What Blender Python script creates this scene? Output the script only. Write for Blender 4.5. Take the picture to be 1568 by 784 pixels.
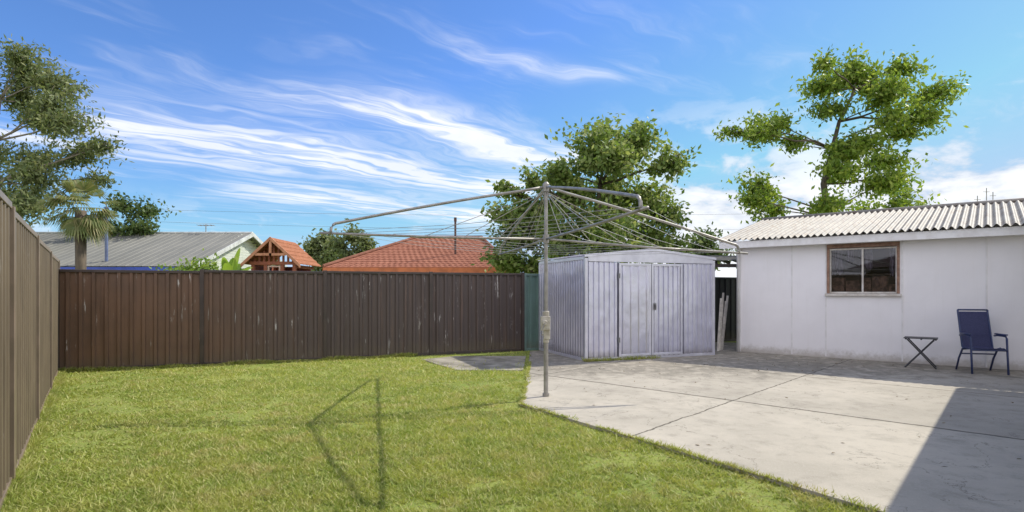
import bpy, math, random
import numpy as np
from mathutils import Vector, Matrix
random.seed(7); np.random.seed(7)
scene=bpy.context.scene
for o in list(bpy.data.objects): bpy.data.objects.remove(o)
V=Vector
# ------------------------------------------------------------------ helpers
class MB:
    def __init__(s): s.v=[]; s.f=[]
    def add(s,vs,fs):
        n=len(s.v); s.v+= [tuple(v) for v in vs]; s.f+=[tuple(i+n for i in f) for f in fs]
    def box(s,o,a,b,c):
        o,a,b,c=V(o),V(a),V(b),V(c)
        vs=[o,o+a,o+a+b,o+b,o+c,o+a+c,o+a+b+c,o+b+c]
        fs=[(0,3,2,1),(4,5,6,7),(0,1,5,4),(1,2,6,5),(2,3,7,6),(3,0,4,7)]
        if a.cross(b).dot(c)<0: fs=[f[::-1] for f in fs]
        s.add(vs,fs)
    def cbox(s,c,sx,sy,sz,d=(1,0,0)):
        d=V(d).normalized(); e=V((-d.y,d.x,0))
        s.box(V(c)-d*sx/2-e*sy/2-V((0,0,sz/2)),d*sx,e*sy,V((0,0,sz)))
    def tube(s,pts,r,n=8):
        pts=[V(p) for p in pts]; m=len(pts)
        rs=r if isinstance(r,(list,tuple)) else [r]*m
        base=len(s.v)
        for i,p in enumerate(pts):
            t=(pts[min(i+1,m-1)]-pts[max(i-1,0)]).normalized()
            up=V((0,0,1)) if abs(t.z)<.9 else V((1,0,0))
            a=t.cross(up).normalized(); b=a.cross(t)
            for k in range(n):
                th=2*math.pi*k/n
                s.v.append(tuple(p+(a*math.cos(th)+b*math.sin(th))*rs[i]))
        for i in range(m-1):
            for k in range(n):
                k2=(k+1)%n
                s.f.append((base+i*n+k,base+i*n+k2,base+(i+1)*n+k2,base+(i+1)*n+k))
        s.f.append(tuple(base+k for k in range(n))[::-1]); s.f.append(tuple(base+(m-1)*n+k for k in range(n)))
    def ribs(s,p0,p1,z0,z1,pitch=.2,d=.03,side=1,prof=None):
        """vertical ribbed sheet between two plan points"""
        p0=V((p0[0],p0[1],0)); p1=V((p1[0],p1[1],0)); L=(p1-p0).length; t=(p1-p0)/L; nn=V((t.y,-t.x,0))*side
        prof=prof or [(0,0),(.6,0),(.68,1),(.92,1)]
        pts=[];k=0
        while k*pitch<L:
            for a,h in prof:
                q=(k+a)*pitch
                if q<L: pts.append((q,h*d))
            k+=1
        pts.append((L,0))
        base=len(s.v)
        for q,h in pts:
            P=p0+t*q+nn*h
            zb=z0(q/L) if callable(z0) else z0; zt=z1(q/L) if callable(z1) else z1
            s.v.append((P.x,P.y,zb)); s.v.append((P.x,P.y,zt))
        for i in range(len(pts)-1):
            s.f.append((base+2*i,base+2*i+2,base+2*i+3,base+2*i+1))
    def obj(s,name,mat,parent=None,bevel=0,smooth=False):
        off=V(parent.location) if parent else V((0,0,0))
        me=bpy.data.meshes.new(name); me.from_pydata([tuple(V(v)-off) for v in s.v],[],s.f); me.update()
        o=bpy.data.objects.new(name,me); scene.collection.objects.link(o)
        if mat: me.materials.append(mat)
        if parent: o.parent=parent
        if smooth:
            for p in me.polygons: p.use_smooth=True
        if bevel:
            b=o.modifiers.new('bevel','BEVEL'); b.width=bevel; b.segments=2; b.limit_method='ANGLE'
        return o
def group(name,loc=(0,0,0)):
    e=bpy.data.objects.new(name,None); e.location=loc; e.empty_display_size=.3; scene.collection.objects.link(e); return e
def setin(nt,sock,v):
    if isinstance(v,bpy.types.NodeSocket): nt.links.new(v,sock)
    else: sock.default_value=v
def MA(nt,op,a,b=0.0,c=None,clamp=False):
    n=nt.nodes.new('ShaderNodeMath'); n.operation=op; n.use_clamp=clamp
    setin(nt,n.inputs[0],a); setin(nt,n.inputs[1],b)
    if c is not None: setin(nt,n.inputs[2],c)
    return n.outputs[0]
def SS(nt,x,a,b):
    n=nt.nodes.new('ShaderNodeMapRange'); n.interpolation_type='SMOOTHSTEP'; n.clamp=True
    setin(nt,n.inputs[0],x); n.inputs[1].default_value=a; n.inputs[2].default_value=b
    n.inputs[3].default_value=0; n.inputs[4].default_value=1
    return n.outputs[0]
def MIX(nt,f,a,b,bt='MIX'):
    n=nt.nodes.new('ShaderNodeMix'); n.data_type='RGBA'; n.blend_type=bt
    setin(nt,n.inputs[0],f)
    for s,v in ((n.inputs[6],a),(n.inputs[7],b)):
        if isinstance(v,tuple) and len(v)==3: v=v+(1,)
        setin(nt,s,v)
    return n.outputs[2]
def NOISE(nt,vec,scale,detail=6,rough=.55,dist=0,stretch=None):
    if stretch:
        m=nt.nodes.new('ShaderNodeMapping'); nt.links.new(vec,m.inputs[0]); m.inputs['Scale'].default_value=stretch; vec=m.outputs[0]
    n=nt.nodes.new('ShaderNodeTexNoise'); nt.links.new(vec,n.inputs['Vector']); n.inputs['Scale'].default_value=scale
    n.inputs['Detail'].default_value=detail; n.inputs['Roughness'].default_value=rough; n.inputs['Distortion'].default_value=dist
    return n.outputs[0]
def newmat(name):
    m=bpy.data.materials.new(name); m.use_nodes=True; nt=m.node_tree
    b=nt.nodes['Principled BSDF']; tc=nt.nodes.new('ShaderNodeTexCoord')
    return m,nt,b,tc.outputs['Object']
def bump(nt,b,h,strength,dist=.01):
    n=nt.nodes.new('ShaderNodeBump'); n.inputs['Strength'].default_value=strength; n.inputs['Distance'].default_value=dist
    nt.links.new(h,n.inputs['Height']); nt.links.new(n.outputs[0],b.inputs['Normal'])
def pmat(name,c1,c2=None,scale=3,rough=.6,metal=0,bs=0,bscale=60,stretch=None,dirt=None,spec=.5):
    m,nt,b,co=newmat(name)
    c2=c2 or tuple(x*.7 for x in c1)
    n=NOISE(nt,co,scale,6,.6,0,stretch)
    col=MIX(nt,SS(nt,n,.35,.65),c1,c2)
    nt.links.new(col,b.inputs['Base Color'])
    b.inputs['Roughness'].default_value=rough; b.inputs['Metallic'].default_value=metal
    b.inputs['Specular IOR Level'].default_value=spec
    if bs: bump(nt,b,NOISE(nt,co,bscale,4,.6),bs,.005)
    return m
def leafmat(name,c1,c2,c3,trans=.4,nscale=1.2,patch=None):
    m=bpy.data.materials.new(name); m.use_nodes=True; nt=m.node_tree; nt.nodes.clear()
    out=nt.nodes.new('ShaderNodeOutputMaterial'); tc=nt.nodes.new('ShaderNodeTexCoord'); g=nt.nodes.new('ShaderNodeNewGeometry')
    n=NOISE(nt,tc.outputs['Object'],nscale,2,.6)
    col=MIX(nt,SS(nt,n,.35,.65),c1,c2)
    if patch:
        p=NOISE(nt,tc.outputs['Object'],3.2,4,.75); p2=NOISE(nt,tc.outputs['Object'],.55,2,.6)
        col=MIX(nt,MA(nt,'MULTIPLY',SS(nt,p,.47,.66),SS(nt,p2,.36,.58)),col,patch)
    col=MIX(nt,MA(nt,'POWER',g.outputs['Random Per Island'],2.5),col,c3)
    d=nt.nodes.new('ShaderNodeBsdfPrincipled'); nt.links.new(col,d.inputs['Base Color']); d.inputs['Roughness'].default_value=.5; d.inputs['Specular IOR Level'].default_value=.3
    t=nt.nodes.new('ShaderNodeBsdfTranslucent'); nt.links.new(MIX(nt,1.0,col,(1.0,1.0,.6),'MULTIPLY'),t.inputs[0])
    mx=nt.nodes.new('ShaderNodeMixShader'); mx.inputs[0].default_value=trans
    nt.links.new(d.outputs[0],mx.inputs[1]); nt.links.new(t.outputs[0],mx.inputs[2]); nt.links.new(mx.outputs[0],out.inputs[0])
    return m
def npmesh(name,verts,k,mat,parent=None):
    N=verts.shape[0]
    if parent: verts=verts-np.array(parent.location)[None,None,:]
    me=bpy.data.meshes.new(name); me.vertices.add(N*k); me.vertices.foreach_set('co',verts.astype(np.float32).ravel())
    me.loops.add(N*k); me.loops.foreach_set('vertex_index',np.arange(N*k,dtype=np.int32))
    me.polygons.add(N); me.polygons.foreach_set('loop_start',np.arange(0,N*k,k,dtype=np.int32))
    try: me.polygons.foreach_set('loop_total',np.full(N,k,dtype=np.int32))
    except Exception: pass
    me.update(calc_edges=True); me.materials.append(mat)
    o=bpy.data.objects.new(name,me); scene.collection.objects.link(o)
    if parent: o.parent=parent
    return o
def vnoise(x,y,seed=0):
    xi=np.floor(x).astype(int); yi=np.floor(y).astype(int); xf=x-xi; yf=y-yi
    def h(a,b):
        q=np.sin(a*127.1+b*311.7+seed*17.3)*43758.5453; return q-np.floor(q)
    u=xf*xf*(3-2*xf); w=yf*yf*(3-2*yf)
    return (h(xi,yi)*(1-u)+h(xi+1,yi)*u)*(1-w)+(h(xi,yi+1)*(1-u)+h(xi+1,yi+1)*u)*w
def unit(a): return a/np.linalg.norm(a,axis=-1,keepdims=True)

# ------------------------------------------------------------------ light / sky
AZ=math.radians(60.6); EL=math.radians(43)
sd=V((math.sin(AZ)*math.cos(EL),math.cos(AZ)*math.cos(EL),math.sin(EL)))
sl=bpy.data.lights.new('sun','SUN'); sl.energy=5.0; sl.angle=math.radians(.5); sl.color=(1,.94,.82)
so=bpy.data.objects.new('sun',sl); so.rotation_euler=sd.to_track_quat('Z','Y').to_euler(); so.location=(20,12,25); scene.collection.objects.link(so)
w=bpy.data.worlds.new('World'); scene.world=w; w.use_nodes=True; nt=w.node_tree
bg=nt.nodes['Background']; bg.inputs[1].default_value=.15
sky=nt.nodes.new('ShaderNodeTexSky'); sky.sky_type='NISHITA'; sky.sun_disc=False; sky.sun_elevation=EL; sky.sun_rotation=AZ
sky.air_density=1.0; sky.dust_density=.3; sky.ozone_density=2.5
tc=nt.nodes.new('ShaderNodeTexCoord'); sp=nt.nodes.new('ShaderNodeSeparateXYZ'); nt.links.new(tc.outputs['Generated'],sp.inputs[0])
dx,dy,dz=sp.outputs
zc=MA(nt,'MAXIMUM',dz,.03)
X=MA(nt,'DIVIDE',dx,zc); Y=MA(nt,'DIVIDE',dy,zc)
u=MA(nt,'MULTIPLY',MA(nt,'ADD',X,Y),.7071); v=MA(nt,'MULTIPLY',MA(nt,'SUBTRACT',Y,X),.7071)
def comb(a,b,c=0.0):
    n=nt.nodes.new('ShaderNodeCombineXYZ'); setin(nt,n.inputs[0],a); setin(nt,n.inputs[1],b); setin(nt,n.inputs[2],c); return n.outputs[0]
uv=comb(u,v)
warp=NOISE(nt,uv,1.0,3,.6,0,(.8,1.0,1))
v2=MA(nt,'ADD',v,MA(nt,'MULTIPLY',MA(nt,'SUBTRACT',warp,.5),1.0))
uv2=comb(u,v2)
st=NOISE(nt,uv2,1.0,7,.6,.4,(.9,5.0,1))
st2=NOISE(nt,uv2,1.0,5,.6,.6,(.8,2.0,1))
def band(c,wd,u0,u1,f=.5):
    q=MA(nt,'DIVIDE',MA(nt,'SUBTRACT',v2,c),wd)
    g=MA(nt,'EXPONENT',MA(nt,'MULTIPLY',MA(nt,'MULTIPLY',q,q),-1.0))
    return MA(nt,'MULTIPLY',g,MA(nt,'MULTIPLY',SS(nt,u,u0,u0+f),MA(nt,'SUBTRACT',1.0,SS(nt,u,u1-f,u1))))
b1=band(4.05,.55,.3,4.6,.7); b2=band(2.8,.28,.9,4.2,.8); b3=band(1.65,.10,1.3,2.4,.3); b4=band(5.8,.7,1.5,6.5,1); b5=band(4.9,.25,-.3,2.2,.6)
bsum=MA(nt,'ADD',MA(nt,'ADD',b1,MA(nt,'MULTIPLY',b2,1.0)),MA(nt,'ADD',MA(nt,'MULTIPLY',b3,.35),MA(nt,'ADD',MA(nt,'MULTIPLY',b4,.7),MA(nt,'MULTIPLY',b5,.5))))
cir=MA(nt,'MULTIPLY',bsum,MA(nt,'ADD',.30,MA(nt,'MULTIPLY',SS(nt,st,.36,.64),1.2)))
thin=MA(nt,'MULTIPLY',MA(nt,'MULTIPLY',SS(nt,st2,.45,.8),SS(nt,st,.35,.7)),.5)
dirv=comb(MA(nt,'MULTIPLY',dx,7.0),MA(nt,'MULTIPLY',dy,7.0),MA(nt,'MULTIPLY',dz,15.0))
pn=NOISE(nt,dirv,1.0,7,.58,.25)
low=MA(nt,'SUBTRACT',1.0,SS(nt,dz,.12,.36))
pm=MA(nt,'MULTIPLY',SS(nt,dx,.05,.35),low)
pnm=MA(nt,'ADD',pn,MA(nt,'MULTIPLY',pm,.12))
puff=MA(nt,'MULTIPLY',SS(nt,pnm,.53,.63),MA(nt,'ADD',pm,MA(nt,'MULTIPLY',MA(nt,'SUBTRACT',1.0,SS(nt,dz,.05,.17)),.5)),clamp=True)
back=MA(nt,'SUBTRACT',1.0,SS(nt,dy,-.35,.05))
fill_clouds=MA(nt,'MULTIPLY',back,SS(nt,st2,.26,.46))  # unseen cloud cover added behind the camera to brighten the shaded walls
mask=MA(nt,'ADD',MA(nt,'ADD',MA(nt,'ADD',cir,thin),puff),fill_clouds,clamp=True)
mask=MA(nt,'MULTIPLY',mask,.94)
skyc=MIX(nt,1.0,sky.outputs[0],(.62,.87,1.25),'MULTIPLY')
skyc=MIX(nt,1.0,skyc,(3.3,4.5,6.2),'DARKEN')
cc=MIX(nt,SS(nt,pnm,.56,.72),(4.9,5.3,6.0),(7.2,7.3,7.5))
cc=MIX(nt,MA(nt,'SUBTRACT',1.0,pm),cc,MIX(nt,SS(nt,pn,.35,.7),(6.2,6.5,7.3),(7.2,7.3,7.7)))
cc=MIX(nt,back,cc,(10.3,10.2,11.0))  # added fill clouds get a brighter colour than the visible ones
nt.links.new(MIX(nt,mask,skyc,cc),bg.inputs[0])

# ------------------------------------------------------------------ camera
cam=bpy.data.cameras.new('camera'); cam.lens=20; cam.sensor_width=36; cam.shift_y=.0338; cam.clip_end=3000; cam.clip_start=.05
co=bpy.data.objects.new('camera',cam); co.location=(0,0,1.43); co.rotation_euler=(math.radians(90),0,0); scene.collection.objects.link(co); scene.camera=co
scene.view_settings.view_transform='Standard'; scene.view_settings.look='None'; scene.view_settings.exposure=0

# ------------------------------------------------------------------ ground
m,nt,b,oc=newmat('lawn_soil')
n1=NOISE(nt,oc,.9,5,.6); n2=NOISE(nt,oc,14,5,.7)
col=MIX(nt,SS(nt,n1,.35,.65),(.21,.27,.06),(.29,.33,.08))
col=MIX(nt,MA(nt,'MULTIPLY',SS(nt,n2,.45,.75),.7),col,(.27,.235,.12))
nt.links.new(col,b.inputs['Base Color']); b.inputs['Roughness'].default_value=.95; b.inputs['Specular IOR Level'].default_value=.1
bump(nt,b,NOISE(nt,oc,30,4,.7),.8,.03)
g=MB(); S=1500; g.add([(-S,-S,0),(S,-S,0),(S,S,0),(-S,S,0)],[(0,1,2,3)]); g.obj('ground',m)

# concrete
m,nt,b,oc=newmat('concrete')
s=nt.nodes.new('ShaderNodeSeparateXYZ'); nt.links.new(oc,s.inputs[0]); x,y=s.outputs[0],s.outputs[1]
wob=MA(nt,'MULTIPLY',MA(nt,'SUBTRACT',NOISE(nt,oc,3,6,.7),.5),.09)
a1=MA(nt,'ADD',MA(nt,'ADD',MA(nt,'MULTIPLY',x,.689),MA(nt,'MULTIPLY',y,.725)),wob)
a2=MA(nt,'ADD',MA(nt,'SUBTRACT',MA(nt,'MULTIPLY',x,.728),MA(nt,'MULTIPLY',y,.685)),wob)
crack=None
for a,k,wd in ((a1,7.19,.024),(a1,10.0,.014),(a1,3.9,.012),(a2,-2.91,.011),(a2,-6.1,.014),(a2,.6,.010),(a2,3.9,.01)):
    d=MA(nt,'ABSOLUTE',MA(nt,'SUBTRACT',a,k)); c=MA(nt,'SUBTRACT',1.0,SS(nt,d,wd*.4,wd*1.5))
    crack=c if crack is None else MA(nt,'MAXIMUM',crack,c)
hl=NOISE(nt,oc,.55,7,.6,.3); hc_=MA(nt,'SUBTRACT',1.0,SS(nt,MA(nt,'ABSOLUTE',MA(nt,'SUBTRACT',hl,.5)),.0008,.0030))
n1=NOISE(nt,oc,.7,8,.65); n2=NOISE(nt,oc,5,9,.72); n3=NOISE(nt,oc,90,3,.6); n4=NOISE(nt,oc,1.8,9,.7,.5)
col=MIX(nt,SS(nt,n1,.35,.68),(.50,.455,.375),(.40,.365,.30))
col=MIX(nt,MA(nt,'MULTIPLY',SS(nt,n2,.48,.72),.5),col,(.27,.245,.20))
col=MIX(nt,MA(nt,'MULTIPLY',SS(nt,n4,.52,.68),.35),col,(.22,.20,.165))
col=MIX(nt,MA(nt,'MULTIPLY',SS(nt,n3,.5,.75),.4),col,(.60,.56,.48))
p1=MA(nt,'GREATER_THAN',a1,7.19); p2=MA(nt,'GREATER_THAN',a2,-2.91)
tint=MA(nt,'ADD',MA(nt,'MULTIPLY',p1,-.12),MA(nt,'MULTIPLY',p2,.09))
col=MIX(nt,1.0,col,MIX(nt,MA(nt,'ADD',tint,.5),(.7,.7,.7),(1.25,1.25,1.25)),'MULTIPLY')
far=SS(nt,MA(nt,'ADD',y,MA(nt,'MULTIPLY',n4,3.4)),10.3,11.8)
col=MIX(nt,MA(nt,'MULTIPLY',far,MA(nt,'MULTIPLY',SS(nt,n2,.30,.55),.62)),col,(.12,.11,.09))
vor=nt.nodes.new('ShaderNodeTexVoronoi'); nt.links.new(oc,vor.inputs[0]); vor.inputs['Scale'].default_value=5
sp2=MA(nt,'SUBTRACT',1.0,SS(nt,vor.outputs[0],.03,.07))
col=MIX(nt,MA(nt,'MULTIPLY',sp2,.4),col,(.12,.11,.10))
col=MIX(nt,MA(nt,'MULTIPLY',crack,.8),col,(.06,.055,.04))
col=MIX(nt,MA(nt,'MULTIPLY',hc_,.5),col,(.11,.10,.08))
nt.links.new(col,b.inputs['Base Color']); b.inputs['Roughness'].default_value=.9; b.inputs['Specular IOR Level'].default_value=.2
hh=MA(nt,'SUBTRACT',MA(nt,'MULTIPLY',MA(nt,'ADD',n3,n2),.5),crack)
bump(nt,b,hh,.6,.01)
conc=m
edge=[(.42,13.2),(.33,11.2),(.24,9.2),(.105,7.03),(1.0,5.66),(2.3,3.67),(3.4,2.0),(5.0,-.4)]
poly=edge+[(16,-6),(16,6),(9,14.5),(5,15.6)]
g=MB(); n=len(poly)
g.add([(p[0],p[1],.03) for p in poly]+[(p[0],p[1],-.05) for p in poly],[tuple(range(n))]+[(i,i+n,(i+1)%n+n,(i+1)%n) for i in range(n)])
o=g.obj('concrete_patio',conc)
bm=o.data
if bm.polygons[0].normal.z<0: bm.flip_normals()
g=MB(); q=[(-1.85,11.7),(-1.0,10.15),(.2,10.1),(.3,12.3),(-1.2,12.3)]
g.add([(p[0],p[1],.018) for p in q]+[(p[0],p[1],-.05) for p in q],[tuple(range(5))]+[(i,i+5,(i+1)%5+5,(i+1)%5) for i in range(5)])
o=g.obj('path_slab',pmat('old_slab',(.36,.33,.27),(.18,.165,.13),2.5,.9,bs=.4,bscale=30,spec=.2))

# ------------------------------------------------------------------ grass blades
def inpoly(px,py,pl):
    r=np.zeros(len(px),bool); j=len(pl)-1
    for i in range(len(pl)):
        xi,yi=pl[i]; xj,yj=pl[j]
        c=((yi>py)!=(yj>py))&(px<(xj-xi)*(py-yi)/(yj-yi+1e-9)+xi); r^=c; j=i
    return r
def fenceY(xx): return 9.95+.4324*(xx+7.96)
N=430000
r=np.exp(np.random.uniform(np.log(2.6),np.log(15.5),N)); th=np.random.uniform(-.86,.75,N)
gx=r*np.sin(th); gy=r*np.cos(th)
jx=gx+.16*(vnoise(gx*4,gy*4,3)-.5)+.04*np.random.randn(N); jy=gy+.16*(vnoise(gx*4,gy*4,9)-.5)
lawn=[(-2.2,2.2),(-8.0,10.03),(.42,13.45)]+edge+[(4.5,-1),(-1,-1)]
ok=inpoly(jx,jy,lawn)&(gy<fenceY(gx)-.03)&(gx>-3.54-(gy-3.95)*.7367+.03)
sl_=inpoly(gx+.12*np.random.randn(N),gy+.12*np.random.randn(N),q)
ok&=~(sl_&(np.random.rand(N)>.06))
dirt=(gx>-2.2)&(gy>11.4+.6*vnoise(gx*2,gy*2,1))&(np.random.rand(N)<.75); ok&=~dirt
bare=vnoise(gx*1.3,gy*1.3,5)*.40+vnoise(gx*4,gy*4,6)*.3+vnoise(gx*11,gy*11,8)*.3
ok&=~((bare<.38)&(np.random.rand(N)<.8))
gx,gy,r,bare=gx[ok],gy[ok],r[ok],bare[ok]; N=len(gx)
H=(.012+.030*np.random.rand(N)**1.8)*(.25+1.25*bare)*(1+.03*r)*(1+.8*(np.random.rand(N)<.02))
W=(.0030+.0018*np.random.rand(N))*(.7+.17*r)
# ragged fringe along the slab edge, fence feet and shed foot
ex=[];ey=[];eh=[]
segs=[((.33,11.2),(.24,9.2),1500),((.24,9.2),(.105,7.03),1700),((.105,7.03),(1.0,5.66),2000),((1.0,5.66),(2.3,3.67),3600),((2.3,3.67),(3.4,2.0),3600)]
for (ax,ay),(bx,by),k in segs:
    f=np.random.rand(k); nx,ny=(by-ay),-(bx-ax); l=math.hypot(nx,ny); nx/=-l; ny/=-l
    tt=ax+(bx-ax)*f; ty=ay+(by-ay)*f; cl=vnoise(tt*2.3+ty*1.6,ty*2.3,4)*.6+vnoise(tt*9,ty*9,2)*.4
    am=.15*np.clip(cl-.35,0,1)**1.3
    off=np.random.uniform(-.3,1,k)*am
    kk=np.random.rand(k)<np.clip((cl-.3)*2.5,0,1)
    ex.append((tt+nx*off)[kk]); ey.append((ty+ny*off)[kk]); eh.append(np.random.uniform(.012,.04,k)[kk])
fl=np.random.uniform(-7.9,-2.1,9000); ex.append(fl); ey.append(fenceY(fl)-.02-np.abs(np.random.randn(9000))*.06); eh.append(np.random.uniform(.03,.085,9000)*(.4+vnoise(fl*3,fl*0,2)))
fy2=np.random.uniform(2.5,9.9,9000); ex.append(-3.54-(fy2-3.95)*.7367+.03+np.abs(np.random.randn(9000))*.05); ey.append(fy2); eh.append(np.random.uniform(.02,.08,9000)*(.4+vnoise(fy2*3,fy2*0,6)))
fs=np.random.rand(700)**2; ex.append(1.47+fs*1.6+np.random.randn(700)*.02); ey.append(11.22+fs*.6+np.random.randn(700)*.025); eh.append(np.random.uniform(.03,.10,700))
ex=np.concatenate(ex); ey=np.concatenate(ey); eh=np.concatenate(eh); er=np.hypot(ex,ey)
gx=np.concatenate([gx,ex]); gy=np.concatenate([gy,ey]); H=np.concatenate([H,eh]); W=np.concatenate([W,(.003+.0015*np.random.rand(len(ex)))*(.7+.15*er)]); N=len(gx)
a=np.random.uniform(0,2*np.pi,N); lean=np.random.uniform(.3,1.9,N)*H; la=np.random.uniform(0,2*np.pi,N)
z_=np.zeros(N)
base=np.stack([gx,gy,z_],1); sv=np.stack([np.cos(a),np.sin(a),z_],1)*W[:,None]
tip=base+np.stack([np.cos(la)*lean,np.sin(la)*lean,H+.0],1)
inC=inpoly(gx,gy,poly); base[inC,2]=.02; tip[inC,2]+=.025
grass=leafmat('grass_blades',(.26,.345,.06),(.39,.44,.09),(.60,.56,.26),.42,2.2,(.50,.45,.19))
npmesh('lawn_grass',np.stack([base-sv,base+sv,tip],1),3,grass)

# ------------------------------------------------------------------ fences
def fencemat(name,c1,c2,scr=(.5,.5,.5),amt=.5,cfar=None):
    m,nt,b,oc=newmat(name)
    n=NOISE(nt,oc,1.2,8,.6); col=MIX(nt,SS(nt,n,.35,.65),c1,c2)
    s=nt.nodes.new('ShaderNodeSeparateXYZ'); nt.links.new(oc,s.inputs[0])
    if cfar: col=MIX(nt,SS(nt,s.outputs[0],1.2,4.5),col,cfar)
    k=NOISE(nt,oc,1.0,5,.7,0,(15,15,2.0)); k2=NOISE(nt,oc,1.1,3,.5)
    col=MIX(nt,MA(nt,'MULTIPLY',MA(nt,'MULTIPLY',SS(nt,k,.61,.68),SS(nt,k2,.38,.56)),amt),col,scr)
    st=NOISE(nt,oc,1.0,6,.7,0,(14,14,.5))
    col=MIX(nt,MA(nt,'MULTIPLY',SS(nt,st,.45,.75),.5),col,tuple(x*.45 for x in c2))
    st=NOISE(nt,oc,1.3,6,.7,0,(9,9,.4))
    col=MIX(nt,MA(nt,'MULTIPLY',SS(nt,st,.5,.8),.4),col,tuple(x*1.7 for x in c1))
    hgt=MA(nt,'SUBTRACT',s.outputs[2],MA(nt,'MULTIPLY',NOISE(nt,oc,6,5,.7),.45))
    col=MIX(nt,MA(nt,'MULTIPLY',MA(nt,'SUBTRACT',1.0,SS(nt,hgt,-.25,.15)),.6),col,(.13,.105,.07))
    nt.links.new(col,b.inputs['Base Color']); b.inputs['Roughness'].default_value=.5; b.inputs['Specular IOR Level'].default_value=.35
    bump(nt,b,NOISE(nt,oc,2.5,3,.5),.25,.03)
    return m
brown=fencemat('brown_steel',(.165,.095,.062),(.12,.074,.052),(.62,.60,.58),.8,(.088,.068,.064))
browntrim=pmat('brown_trim',(.065,.046,.04),(.045,.034,.03),4,.4)
khaki=fencemat('khaki_steel',(.185,.145,.098),(.145,.113,.077),(.4,.36,.32),.3)
khakitrim=pmat('khaki_trim',(.23,.175,.13),(.18,.14,.10),4,.4)
teal=fencemat('teal_steel',(.15,.24,.22),(.12,.19,.17),(.3,.3,.3),.3)
darkf=fencemat('dark_steel',(.03,.028,.026),(.02,.02,.02),(.1,.1,.1),.2)
def fence(name,p0,p1,z,npan,mat,trim,side=1,pitch=.2,zend=None,depth=.03,pw=.07):
    p0=V((p0[0],p0[1],0)); p1=V((p1[0],p1[1],0)); t=(p1-p0).normalized(); L=(p1-p0).length; nn=V((t.y,-t.x,0))*side
    e=group(name,tuple(p0)); zend=zend or z
    sh=MB(); tr=MB(); step=L/npan; h=pw/2
    for i in range(npan):
        a=p0+t*(i*step); c=p0+t*((i+1)*step); za=z+(zend-z)*(i+.5)/npan+random.uniform(-.012,.012)
        lean=random.uniform(-.004,.004)
        sh.ribs(a-nn*.012,c-nn*.012,.03,za-.03,pitch,depth,side)
        tr.box(a+t*(h+.002)-nn*.025+V((0,0,za-.045)),t*(step-pw-.004),nn*(.02+depth)+V((0,0,lean)),V((0,0,.05)))
        tr.box(a+t*(h+.002)-nn*.025+V((0,0,.0)),t*(step-pw-.004),nn*(.02+depth),V((0,0,.06)))
        tr.box(a-t*h-nn*.032,t*pw,nn*(.040+depth),V((0,0,za+.015)))
    tr.box(p1-t*h-nn*.032,t*pw,nn*(.040+depth),V((0,0,zend+.012)))
    sh.obj('panels',mat,e); tr.obj('posts_and_rails',trim,e,bevel=.004)
    return e
fence('back_fence',(-7.96,9.95),(.25,13.5),1.80,4,brown,browntrim,1,.19,1.85,depth=.036)
fence('teal_fence',(.30,13.522),(3.0,14.69),1.84,1,teal,pmat('teal_trim',(.15,.23,.21)),1)
fence('dark_fence',(3.06,14.72),(7.6,16.68),1.8,2,darkf,darkf,1)
dL=V((-4.42,6.0,0)).normalized()
nearp=V((-3.54,3.95,0))-dL*4.5
fence('side_fence',(nearp.x,nearp.y),(-8.0,10.0),2.12,5,khaki,khakitrim,1,.19,1.95,depth=.036)

# ------------------------------------------------------------------ garden shed
m,nt,b,oc=newmat('shed_zinc')
n=NOISE(nt,oc,2,7,.6); st=NOISE(nt,oc,1,6,.7,0,(20,20,.7))
col=MIX(nt,SS(nt,n,.3,.7),(.68,.68,.80),(.56,.56,.68)); col=MIX(nt,MA(nt,'MULTIPLY',SS(nt,st,.5,.8),.4),col,(.86,.86,.94))
s=nt.nodes.new('ShaderNodeSeparateXYZ'); nt.links.new(oc,s.inputs[0])
col=MIX(nt,MA(nt,'MULTIPLY',MA(nt,'SUBTRACT',1.0,SS(nt,MA(nt,'SUBTRACT',s.outputs[2],MA(nt,'MULTIPLY',NOISE(nt,oc,7,5,.7),.3)),-.15,.1)),.6),col,(.22,.2,.17))
nt.links.new(col,b.inputs['Base Color']); b.inputs['Metallic'].default_value=.7; b.inputs['Roughness'].default_value=.27
bump(nt,b,NOISE(nt,oc,3,3,.5),.4,.03); zinc=m
zinc2=pmat('shed_trim',(.68,.68,.76),(.56,.56,.64),3,.32,.5)
A=V((1.47,11.3,.03)); B=V((4.38,12.4,.03)); fx=(B-A).normalized(); fy=V((-fx.y,fx.x,0)); Wd=(B-A).length; Dp=2.28
e=group('garden_shed',tuple(A)); up=V((0,0,1))
H0=2.10; HA=2.24
C=A+fy*Dp; D=B+fy*Dp
rp=[(0,0),(.3,0),(.42,1),(.72,1),(.84,0)]
g=MB()
gz=lambda q:H0+(HA-H0)*(1-abs(q-.5)*2)-.06
g.ribs(C,A,.05,H0-.03,.115,.036,1,rp)
g.ribs(B,D,.05,H0-.03,.115,.032,1,rp); g.ribs(D,C,.05,gz,.115,.03,1,rp)
d0,d1=.72,2.28
g.ribs(A,A+fx*d0,.05,H0-.10,.12,.028,1,rp); g.ribs(A+fx*d1,B,.05,H0-.10,.12,.028,1,rp)
g.obj('ribbed_walls',zinc,e)
g=MB(); dw=(d1-d0)/2
for i in range(2):
    p=A+fx*(d0+dw*i+.012)-fy*.02
    g.ribs(p,p+fx*(dw-.024),.08,H0-.13,.12 if i else .19,.026,1,[(0,0),(.4,0),(.5,1),(.78,1),(.88,0)])
g.obj('door_sheets',zinc,e)
g=MB()
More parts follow.
